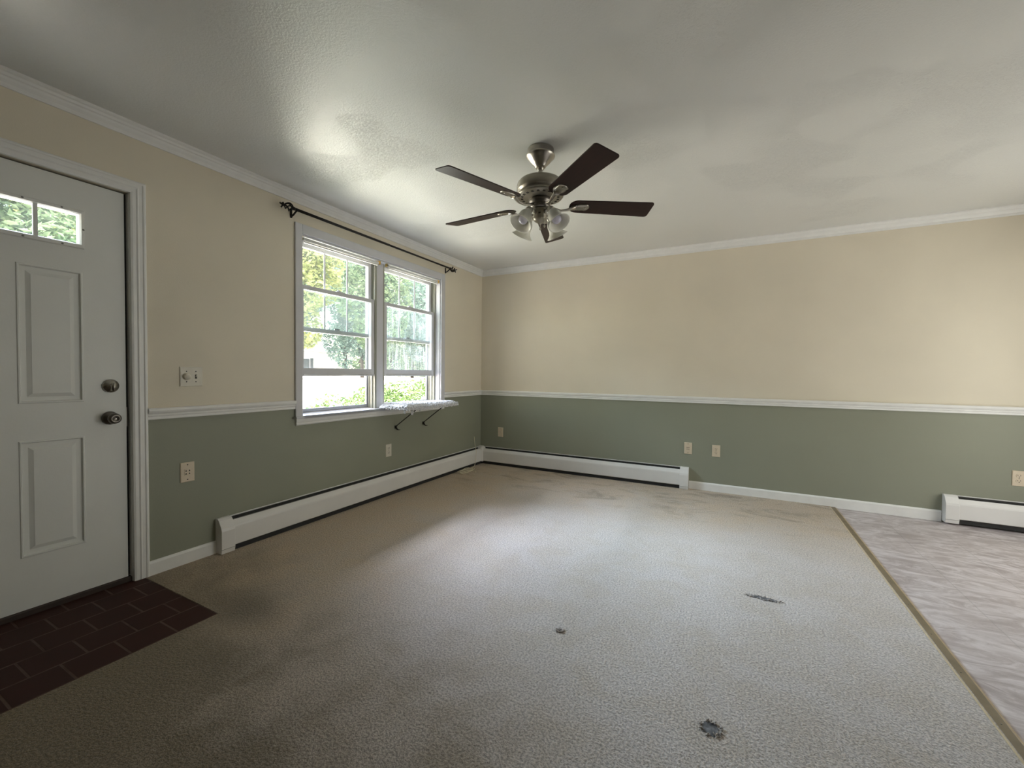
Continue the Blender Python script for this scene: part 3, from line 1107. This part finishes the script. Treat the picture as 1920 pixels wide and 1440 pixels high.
def outlet(name, loc, rz, kind, label, m):
    o = empty(name, loc, rz)
    tag(o, label, 'outlet' if kind != 'blank' else 'wall plate')
    b = MB()
    plate_base(b, .072, .115)
    b.build('plate', m, o)
    if kind == 'duplex':
        for zz in (.0195, -.0195):
            b = MB()
            n = 20
            ring = [(.0165 * math.cos(2 * PI * i / n), max(-.0125, min(.0125, .0165 * math.sin(2 * PI * i / n)))) for i in range(n)]
            b.loft([[(x, -.005, zz + z) for x, z in ring], [(x, -.0078, zz + z) for x, z in ring]])
            so = b.build('socket', m, o)
            b = MB()
            b.box((-.0085, -.0076, zz - .001), (-.0060, -.0082, zz + .008))
            b.box((.0055, -.0076, zz - .001), (.0080, -.0082, zz + .008))
            b.lathe([(.0001, 0), (.003, 0), (.003, .0005), (.0001, .0005)], (0, -.0076, zz - .0072), (0, -1, 0), 10)
            b.build('socket_slot', SLOT, so)
        b = MB()
        screws(b, [(0, 0)])
        b.build('screw', NICKELD, o)
    elif kind == 'four':
        b = MB()
        b.box((-.0165, -.005, -.018), (.0165, -.0072, .018))
        so = b.build('socket', m, o, bevel=.001)
        b = MB()
        for x in (-.0085, .0085):
            for z in (-.0085, .0085):
                b.loft([[(x - .004, -yy, z - .0045), (x + .004, -yy, z - .0045), (x + .001, -yy, z + .0045), (x - .001, -yy, z + .0045)] for yy in (.0071, .0077)])
        b.build('socket_slot', SLOT, so)
        for z in (.043, -.043):
            b = MB()
            screws(b, [(0, z)])
            b.build('screw', SLOT, o)
    else:
        b = MB()
        b.box((-.009, -.005, -.012), (.009, -.008, .012))
        jk = b.build('jack', m, o, bevel=.001)
        b = MB()
        b.box((-.004, -.0078, -.001), (.004, -.0084, .006))
        b.build('jack_opening', DAMP, jk)
    return o


outlet('wall_outlet', (0, -3.240, .535), PI / 2, 'four', 'ivory outlet plate with four slots, on the left wall beside the door', IVORY)
outlet('wall_outlet', (0, -1.617, .405), PI / 2, 'duplex', 'ivory duplex outlet on the green wall below the window', PLATEW)
outlet('phone_jack', (.290, 0, .405), 0, 'blank', 'small plain jack plate on the back wall near the corner', IVORY)
outlet('wall_outlet', (2.440, 0, .402), 0, 'four', 'four-slot ivory outlet on the back wall above the end of the heater', IVORY)
outlet('wall_outlet', (2.692, 0, .398), 0, 'duplex', 'ivory duplex outlet on the back wall just right of the four-slot one', IVORY)
outlet('wall_outlet', (4.727, 0, .385), 0, 'duplex', 'ivory duplex outlet above the heater by the vinyl floor', IVORY)

sw = empty('light_switch', (0, -3.216, 1.093), PI / 2)
tag(sw, 'ivory double switch plate with round dimmer knob and toggle beside the front door', 'light switch')
b = MB()
plate_base(b, .116, .115)
b.build('plate', PLATEW, sw)
b = MB()
b.lathe([(.0001, 0), (.0195, 0), (.0185, .011), (.0165, .015), (.0001, .0155)], (-.025, -.0055, 0), (0, -1, 0), 28)
b.build('dimmer_knob', PLATEW, sw)
b = MB()
b.box((.018, -.005, -.012), (.028, -.0066, .012))
b.build('toggle_slot', SLOT, sw)
b = MB()
b.loft([[(.0195, -.005, -.004), (.0265, -.005, -.004), (.0265, -.005, .006), (.0195, -.005, .006)],
        [(.0205, -.016, .004), (.0255, -.016, .004), (.0255, -.016, .009), (.0205, -.016, .009)]])
b.build('toggle', PLATEW, sw)
for q_ in [(-.025, .030), (-.025, -.030), (.023, .030), (.023, -.030)]:
    b = MB()
    screws(b, [q_])
    b.build('screw', SLOT, sw)

# ------------------------------------------------------------------ loose cable in the corner
b = MB()
rnd = random.Random(5)
pts = [(.001, -.155, .345), (.012, -.168, .33), (.030, -.185, .27), (.060, -.212, .218), (.084, -.232, .18), (.086, -.246, .10), (.088, -.262, .04), (.095, -.30, .012), (.10, -.36, .006)]
cx_, cy_ = .135, -.50
a0 = 1.2
for i in range(70):
    a = a0 + i * .40
    sc = .55 + .45 * math.sin(i * .21) ** 2 + .1 * rnd.random()
    pts.append((cx_ + .055 * sc * math.cos(a) + .02 * math.sin(i * .13), cy_ + .155 * sc * math.sin(a) * (1 if i % 17 < 12 else .75), .004 + .0016 * (i % 9) + .002 * rnd.random()))
pts += [(.20, -.46, .004), (.25, -.50, .003), (.265, -.52, .003)]


def smooth_path(P, n=5):
    P = [Vector(p) for p in P]
    out = []
    for i in range(len(P) - 1):
        p0, p1, p2, p3 = P[max(i - 1, 0)], P[i], P[i + 1], P[min(i + 2, len(P) - 1)]
        for k in range(n):
            t = k / n
            out.append(.5 * ((2 * p1) + (p2 - p0) * t + (2 * p0 - 5 * p1 + 4 * p2 - p3) * t * t + (3 * p1 - p0 - 3 * p2 + p3) * t ** 3))
    out.append(P[-1])
    return out


b.tube(smooth_path(pts), .0028, 6)
tag(b.build('loose_cable', CORDM), 'thin pale cable from the wall, coiled on the carpet in the corner', 'cable')

# ------------------------------------------------------------------ ceiling fan
FX, FY = 1.815, -2.295
fan = empty('ceiling_fan', (FX, FY, H))
tag(fan, 'five-blade ceiling fan with dark walnut blades, nickel body and four frosted shades', 'ceiling fan')
Z = lambda z: z - H
b = MB()
b.lathe([(.074, 0), (.076, -.004), (.076, -.028), (.080, -.031), (.083, -.037), (.081, -.043), (.072, -.050), (.052, -.076), (.046, -.080), (.040, -.088), (.031, -.097), (.028, -.103), (.016, -.104), (.0001, -.100)][::-1], n=48)
b.build('canopy', NICKEL, fan)
b = MB()
b.tube([(0, 0, -.09), (0, 0, Z(2.235))], .0125, 20)
b.sphere((0, 0, -.104), .020, 16, 10)
b.build('downrod', NICKEL, fan)
b = MB()
b.lathe([(.0001, Z(2.130)), (.060, Z(2.130)), (.080, Z(2.136)), (.128, Z(2.142)), (.133, Z(2.148)), (.131, Z(2.156)), (.118, Z(2.163)), (.119, Z(2.171)), (.131, Z(2.176)), (.134, Z(2.182)),
         (.134, Z(2.205)), (.130, Z(2.218)), (.120, Z(2.230)), (.100, Z(2.238)), (.040, Z(2.242)), (.020, Z(2.252)), (.0001, Z(2.253))], n=56)
mo = b.build('motor_housing', PEWTER, fan)
b = MB()
for i in range(20):
    a = 2 * PI * i / 20
    c, s_ = math.cos(a), math.sin(a)
    r_, zz = .104, Z(2.1385)
    t_ = Vector((-s_, c, 0))
    o = Vector((c * r_, s_ * r_, zz))
    rad = Vector((c, s_, .12))
    q = [o - t_ * .008 - rad * .006, o + t_ * .008 - rad * .006, o + t_ * .006 + rad * .007, o - t_ * .006 + rad * .007]
    b.loft([[p + Vector((0, 0, .002)) for p in q], [p - Vector((0, 0, .0012)) for p in q]])
b.build('vent_slots', SLOT, mo)
b = MB()
b.lathe([(.0001, Z(2.075)), (.050, Z(2.075)), (.058, Z(2.080)), (.060, Z(2.090)), (.054, Z(2.096)), (.056, Z(2.105)), (.064, Z(2.112)), (.066, Z(2.124)), (.060, Z(2.1295)), (.0001, Z(2.1295))], n=40)
b.build('flywheel', NICKELD, fan)
b = MB()
b.lathe([(.0001, Z(1.992)), (.012, Z(1.993)), (.016, Z(2.000)), (.026, Z(2.004)), (.036, Z(2.012)), (.040, Z(2.022)), (.040, Z(2.060)), (.044, Z(2.066)), (.044, Z(2.0745)), (.0001, Z(2.0745))], n=36)
hub = b.build('switch_housing', PEWTER, fan)
b = MB()
b.box((.010, -.042, Z(2.038)), (.022, -.039, Z(2.044)))
b.build('reverse_switch', SLOT, hub)

base_a = math.radians(32.5)
pitch = math.radians(12.5)


def outline():
    """blade outline in (r, w)"""
    P = []
    R1, R0 = .655, .170
    w1, w0 = .068, .056
    def arc(cx, cy, r, a0, a1, n=6):
        return [(cx + r * math.cos(a0 + (a1 - a0) * i / n), cy + r * math.sin(a0 + (a1 - a0) * i / n)) for i in range(n + 1)]
    P += arc(R1 - .018, w1 - .018, .018, 0, PI / 2)[::1]
    P += arc(R0 + .050, w0 - .050, .050, PI / 2, PI)
    P += arc(R0 + .050, -w0 + .050, .050, PI, 1.5 * PI)
    P += arc(R1 - .018, -w1 + .018, .018, 1.5 * PI, 2 * PI)
    return P


OL = outline()
for k in range(5):
    a = base_a + k * 2 * PI / 5
    bl = MB()
    bl.loft([[(r, w_, -.003) for r, w_ in OL], [(r, w_, .003) for r, w_ in OL]])
    o = bl.build('blade', WALNUT, fan, bevel=.0015)
    # lower-angle edge sits higher
    o.rotation_euler = (-pitch, 0, 0)
    mz = Matrix.Rotation(a, 4, 'Z') @ Matrix.Rotation(-pitch, 4, 'X')
    mz.translation = (0, 0, Z(2.100))
    o.matrix_local = mz
    # ornate iron bracket: two curved arms from the flywheel, meeting in a scalloped paddle under the blade
    b = MB()
    z0 = .002
    b.tube([(.050, 0, -.006), (.085, .004, -.020), (.120, .002, -.030), (.155, -.002, -.026), (.185, 0, -.013), (.205, 0, -.008)],
           [.013, .011, .009, .010, .014, .020], 10, flat=.55, side=(0, 1, 0))
    rings = []
    for (r, w_, t_) in ((.180, .012, .006), (.195, .022, .006), (.212, .030, .006), (.232, .033, .006), (.250, .030, .005), (.266, .033, .004), (.278, .024, .003), (.286, .008, .002)):
        zt = -.0035
        rings.append([(r, -w_, zt), (r, -w_ * .6, zt - t_), (r, 0, zt - t_ * .55), (r, w_ * .6, zt - t_), (r, w_, zt)])
    b.loft(rings, smooth=True)
    for (r, w_) in ((.215, .018), (.215, -.018), (.262, 0)):
        b.lathe([(.0001, 0), (.0045, 0), (.004, .003), (.0001, .004)], (r, w_, -.0075), (0, 0, -1), 10)
    b.build('blade_iron', NICKEL, o)

# light kit: four bell shades
for k in range(4):
    a = math.radians(-66 + 45 + 90 * k)
    rad = Vector((math.cos(a), math.sin(a), 0))
    b = MB()
    p0 = rad * .036 + Vector((0, 0, Z(2.045)))
    p1 = rad * .066 + Vector((0, 0, Z(2.062)))
    p2 = rad * .084 + Vector((0, 0, Z(2.050)))
    ax = (rad * math.sin(math.radians(35)) + Vector((0, 0, -math.cos(math.radians(35))))).normalized()
    p3 = rad * .086 + Vector((0, 0, Z(2.048)))
    b.tube([p0, (p0 + p1) / 2 + Vector((0, 0, .006)), p1, p2], .007, 10)
    b.lathe([(.0001, -.016), (.014, -.015), (.021, -.008), (.022, .0), (.022, .024), (.019, .026), (.0001, .027)], p3, ax, 24)
    arm = b.build('light_arm', NICKEL, fan)
    b = MB()
    outp = [(.0235, .014), (.027, .022), (.033, .032), (.037, .046), (.0375, .062), (.038, .076), (.043, .090), (.053, .102), (.064, .111)]
    inn = [(r - .0028, z) for r, z in outp][::-1]
    b.lathe(outp + inn, p3, ax, 40, close=True)
    b.build('lamp_shade', FROST, arm)
    b = MB()
    b.lathe([(.0001, .026), (.012, .027), (.014, .040), (.020, .052), (.0265, .066), (.0275, .076), (.024, .090), (.014, .099), (.0001, .1015)], p3, ax, 24)
    b.build('bulb', BULB, arm)
b = MB()
for (x, y, L_) in ((.020, -.034, .075), (.036, -.012, .055)):
    b.tube([(x, y, Z(2.03)), (x, y - .004, Z(2.0)), (x, y - .004, Z(2.03) - L_)], .0011, 6)
    b.sphere((x, y - .004, Z(2.03) - L_ - .006), .0055, 10, 8, (1, 1, 1.6))
b.build('pull_chain', NICKEL, fan)

# ------------------------------------------------------------------ kitchen-side sliding door (outside the frame)
sdr = empty('door_2', (XR, -1.20, 0), kind='structure')
b = MB()
frame_box(b, .03, .10, -.899, .899, -.011, 2.049, .06, .06, .05)
b.box((.04, -.03, .04), (.09, .03, 1.99))
b.build('door_frame', SASH, sdr)
MB().box((.063, -.84, .04), (.067, .84, 1.99)).build('pane', GLASS, sdr)

# unseen enclosure added beyond the sliding door to block the sky
b = MB()
b.box((XR + .18, -4.2, 2.42), (XR + 3.4, .6, 2.5))
b.box((XR + .18, -4.2, -.5), (XR + 3.4, .6, -.15))
b.box((XR + 3.3, -4.2, -.15), (XR + 3.4, .6, 2.42))
b.box((XR + .18, -4.2, -.15), (XR + 3.3, -4.1, 2.42))
b.box((XR + .18, .5, -.15), (XR + 3.3, .6, 2.42))
b.build('sky_blocker', SIDING, kind='structure')

# ------------------------------------------------------------------ outside
GZ = -0.55


def ground_z(x):
    f = min(1, max(0, (-x - 7.4) / 5.0))
    g = min(1, max(0, (-x - 23.0) / 6.0))
    return GZ + 1.35 * (f * f * (3 - 2 * f) - g * g * (3 - 2 * g))


b = MB()
n = 40
vs = {}
rnd = random.Random(2)
for i in range(n + 1):
    for j in range(n + 1):
        x = -0.175 - 90 * (i / n) ** 1.9
        y = -50 + 130 * j / n
        z = ground_z(x) + (0 if i < 3 else .08 * math.sin(x * .3 + y * .17) + .05 * rnd.random())
        vs[i, j] = b.bm.verts.new((x, y, z))
for i in range(n):
    for j in range(n):
        b.bm.faces.new((vs[i, j], vs[i + 1, j], vs[i + 1, j + 1], vs[i, j + 1])).smooth = True
b.build('ground', GRAVEL, kind='structure')


def leaves(name, blobs, n, size, m, parent, seed, flat=0.0):
    """blobs: (cx,cy,cz,rx,ry,rz); leaf quads scattered mostly near the blob surfaces"""
    r = random.Random(seed)
    verts, faces = [], []
    for _ in range(n):
        c = r.choice(blobs)
        while True:
            d = Vector((r.uniform(-1, 1), r.uniform(-1, 1), r.uniform(-1, 1)))
            if .01 < d.length < 1:
                break
        d = d.normalized() * (d.length ** .35)
        p = Vector((c[0] + d.x * c[3], c[1] + d.y * c[4], c[2] + d.z * c[5]))
        if p.z < .02:
            continue
        a = Vector((r.gauss(0, 1), r.gauss(0, 1), r.gauss(0, .6))).normalized()
        q = a.orthogonal().normalized()
        q = (Matrix.Rotation(r.random() * 6.28, 3, a) @ q)
        s_ = size * r.uniform(.6, 1.35)
        k = len(verts)
        bend = a.cross(q) * s_ * .18
        verts += [p - a * s_, p + q * s_ * .42 + bend, p + a * s_, p - q * s_ * .42 + bend]
        faces.append((k, k + 1, k + 2, k + 3))
    me = bpy.data.meshes.new(name)
    me.from_pydata(verts, [], faces)
    me.materials.append(m)
    o = bpy.data.objects.new(name, me)
    COL.objects.link(o)
    o.parent = parent
    return o


def tree(x, y, h, crown, low, n, m, label, seed, size=.13, group=None):
    r = random.Random(seed)
    t = empty('tree', (x, y, ground_z(x) - .05))
    tag(t, label, 'tree', group)
    b = MB()
    pts = [(0, 0, 0)]
    for i in range(1, 7):
        pts.append((r.uniform(-.15, .15) * i / 3, r.uniform(-.15, .15) * i / 3, h * .8 * i / 6))
    b.tube(pts, [.11, .095, .085, .075, .06, .04, .02], 10)
    blobs = []
    for i in range(16):
        z = low + (h - low) * (i + .5) / 16
        f = math.sin(PI * min(1, max(.12, (z - low) / (h - low) * .8 + .15)))
        a = r.random() * 6.28
        rr = crown * .55 * f
        bx, by = math.cos(a) * rr, math.sin(a) * rr
        blobs.append((bx, by, z, crown * .55 * f + .25, crown * .55 * f + .25, (h - low) / 9 + .3))
        b.tube([(pts[3][0], pts[3][1], max(.4, z - .9 - rr * .4)), (bx * .5, by * .5, z - .35), (bx, by, z)], [.05, .035, .015], 6)
    b.build('trunk', BARK, t)
    leaves('foliage', blobs, n, size, m, t, seed + 100)
    return t


def bush(x, y, blobs, n, size, label, seed):
    t = empty('bush', (x, y, GZ))
    tag(t, label, 'bush')
    b = MB()
    r = random.Random(seed)
    for i in range(14):
        c = blobs[i % len(blobs)]
        b.tube([(c[0] * .5, c[1] * .5, 0), (c[0] * .8 + r.uniform(-.2, .2), c[1] * .8 + r.uniform(-.2, .2), c[2] * .7), (c[0] + r.uniform(-.3, .3), c[1] + r.uniform(-.3, .3), c[2])], [.014, .009, .004], 6)
    b.build('stems', BARK, t)
    leaves('foliage', blobs, n, size, LEAF_H, t, seed + 50)
    return t


bush(-1.75, .60, [(0, 0, .85, .75, 1.0, .72), (.1, .7, .9, .7, .7, .75), (-.1, -.55, .82, .6, .6, .68)], 17000, .030,
     'dense green bush just outside the right window, its top level with the raised sash', 21)
bush(-1.62, -1.35, [(0, 0, .66, .50, .42, .58), (.05, .38, .78, .45, .35, .64), (0, -.45, .58, .45, .4, .52)], 6500, .028,
     'low loose green bush just outside the left window, below the sill line', 22)

TREES = [
    # x, y, height, crown, low, leaf, label
    (-12.6, 6.1, 8.8, 1.55, 3.0, LEAF_Y, 'yellow-green tree at the left edge of the left window'),
    (-13.2, 11.0, 8.8, 1.6, 3.1, LEAF_A, 'green tree in the middle panes of the left window, nearest to the house'),
    (-12.8, 15.2, 8.8, 1.6, 1.8, LEAF_B, 'green tree seen through the left panes of the right window'),
    (-12.2, 19.4, 9.0, 1.6, 1.2, LEAF_A, 'green tree seen through the right panes of the right window'),
    (-17.6, 9.6, 10.8, 1.65, 3.4, LEAF_B, 'tall bluish tree at the upper left panes of the left window'),
    (-17.2, 13.9, 10.4, 1.65, 2.8, LEAF_B, 'bluish green tree between the two nearer trees in the left window'),
    (-17.0, 18.2, 10.2, 1.65, 2.2, LEAF_A, 'green tree behind the mullion between the two windows'),
    (-17.4, 22.5, 10.4, 1.65, 1.6, LEAF_B, 'bluish green tree behind the middle panes of the right window'),
    (-22.6, 12.2, 12.6, 1.8, 3.2, LEAF_A, 'far tall tree filling the gap at the left of the left window'),
    (-22.2, 17.0, 12.4, 1.8, 2.6, LEAF_B, 'far bluish tree at the right panes of the left window'),
    (-22.4, 21.8, 12.4, 1.8, 2.0, LEAF_A, 'far green tree at the left panes of the right window'),
    (-22.0, 26.6, 12.4, 1.8, 1.6, LEAF_A, 'far green tree at the right panes of the right window'),
    (-12.8, -1.6, 8.6, 1.6, 1.5, LEAF_A, 'green tree seen through the right pane of the front door lite'),
    (-12.6, -6.2, 8.6, 1.6, 1.5, LEAF_B, 'bluish green tree seen through the left panes of the front door lite'),
    (-17.4, 0.6, 10.6, 1.7, 1.5, LEAF_Y, 'yellowish tree seen through the front door lite, behind its neighbour'),
    (-17.0, -4.0, 10.6, 1.7, 1.5, LEAF_A, 'taller green tree behind the gap between the two trees of the door lite'),
]
for i, (x, y, h, cr, low, m, lb) in enumerate(TREES):
    tree(x, y, h - 1.2, cr, max(1.0, low - 1.0), 12500, m, lb, 40 + i, .11)
# undergrowth below the trees
b_ = empty('undergrowth', (-27, 24, ground_z(-27)))
tag(b_, 'band of leafy undergrowth between the tree trunks', 'undergrowth', kind='stuff')
blobs = []
r_ = random.Random(9)
for i in range(26):
    blobs.append((r_.uniform(-.8, .8), -2.4 + i * .55 + r_.uniform(-.5, .5), 2.2, 1.0, 1.0, r_.uniform(1.6, 3.0)))
leaves('shrub_leaves', blobs, 8000, .17, LEAF_A, b_, 77)

# neighbouring white house
hs = empty('house', (-31, 17.2, ground_z(-31) - .1))
tag(hs, 'white clapboard house with dark shutters, far behind the left window', 'house')
b = MB()
b.box((-6, -6.0, 0), (0, 6.0, 3.6))
b.build('house_wall', SIDING, hs)
b = MB()
b.prism([(-6.5, 3.6), (.5, 3.6), (-3, 5.4)], 'y', -6.4, 6.4)
b.build('roof', ROOF, hs)
for yy in (-3.5, 2.9):
    b = MB()
    b.box((-.02, yy - .45, 1.6), (.04, yy + .45, 3.0))
    wf = b.build('window', SIDING, hs)
    MB().box((.03, yy - .38, 1.67), (.05, yy + .38, 2.93)).build('pane', SHUT, wf)
    for s_ in (-1, 1):
        MB().box((0, yy + s_ * .62 - .15, 1.6), (.05, yy + s_ * .62 + .15, 3.0)).build('shutter', SHUT, hs)
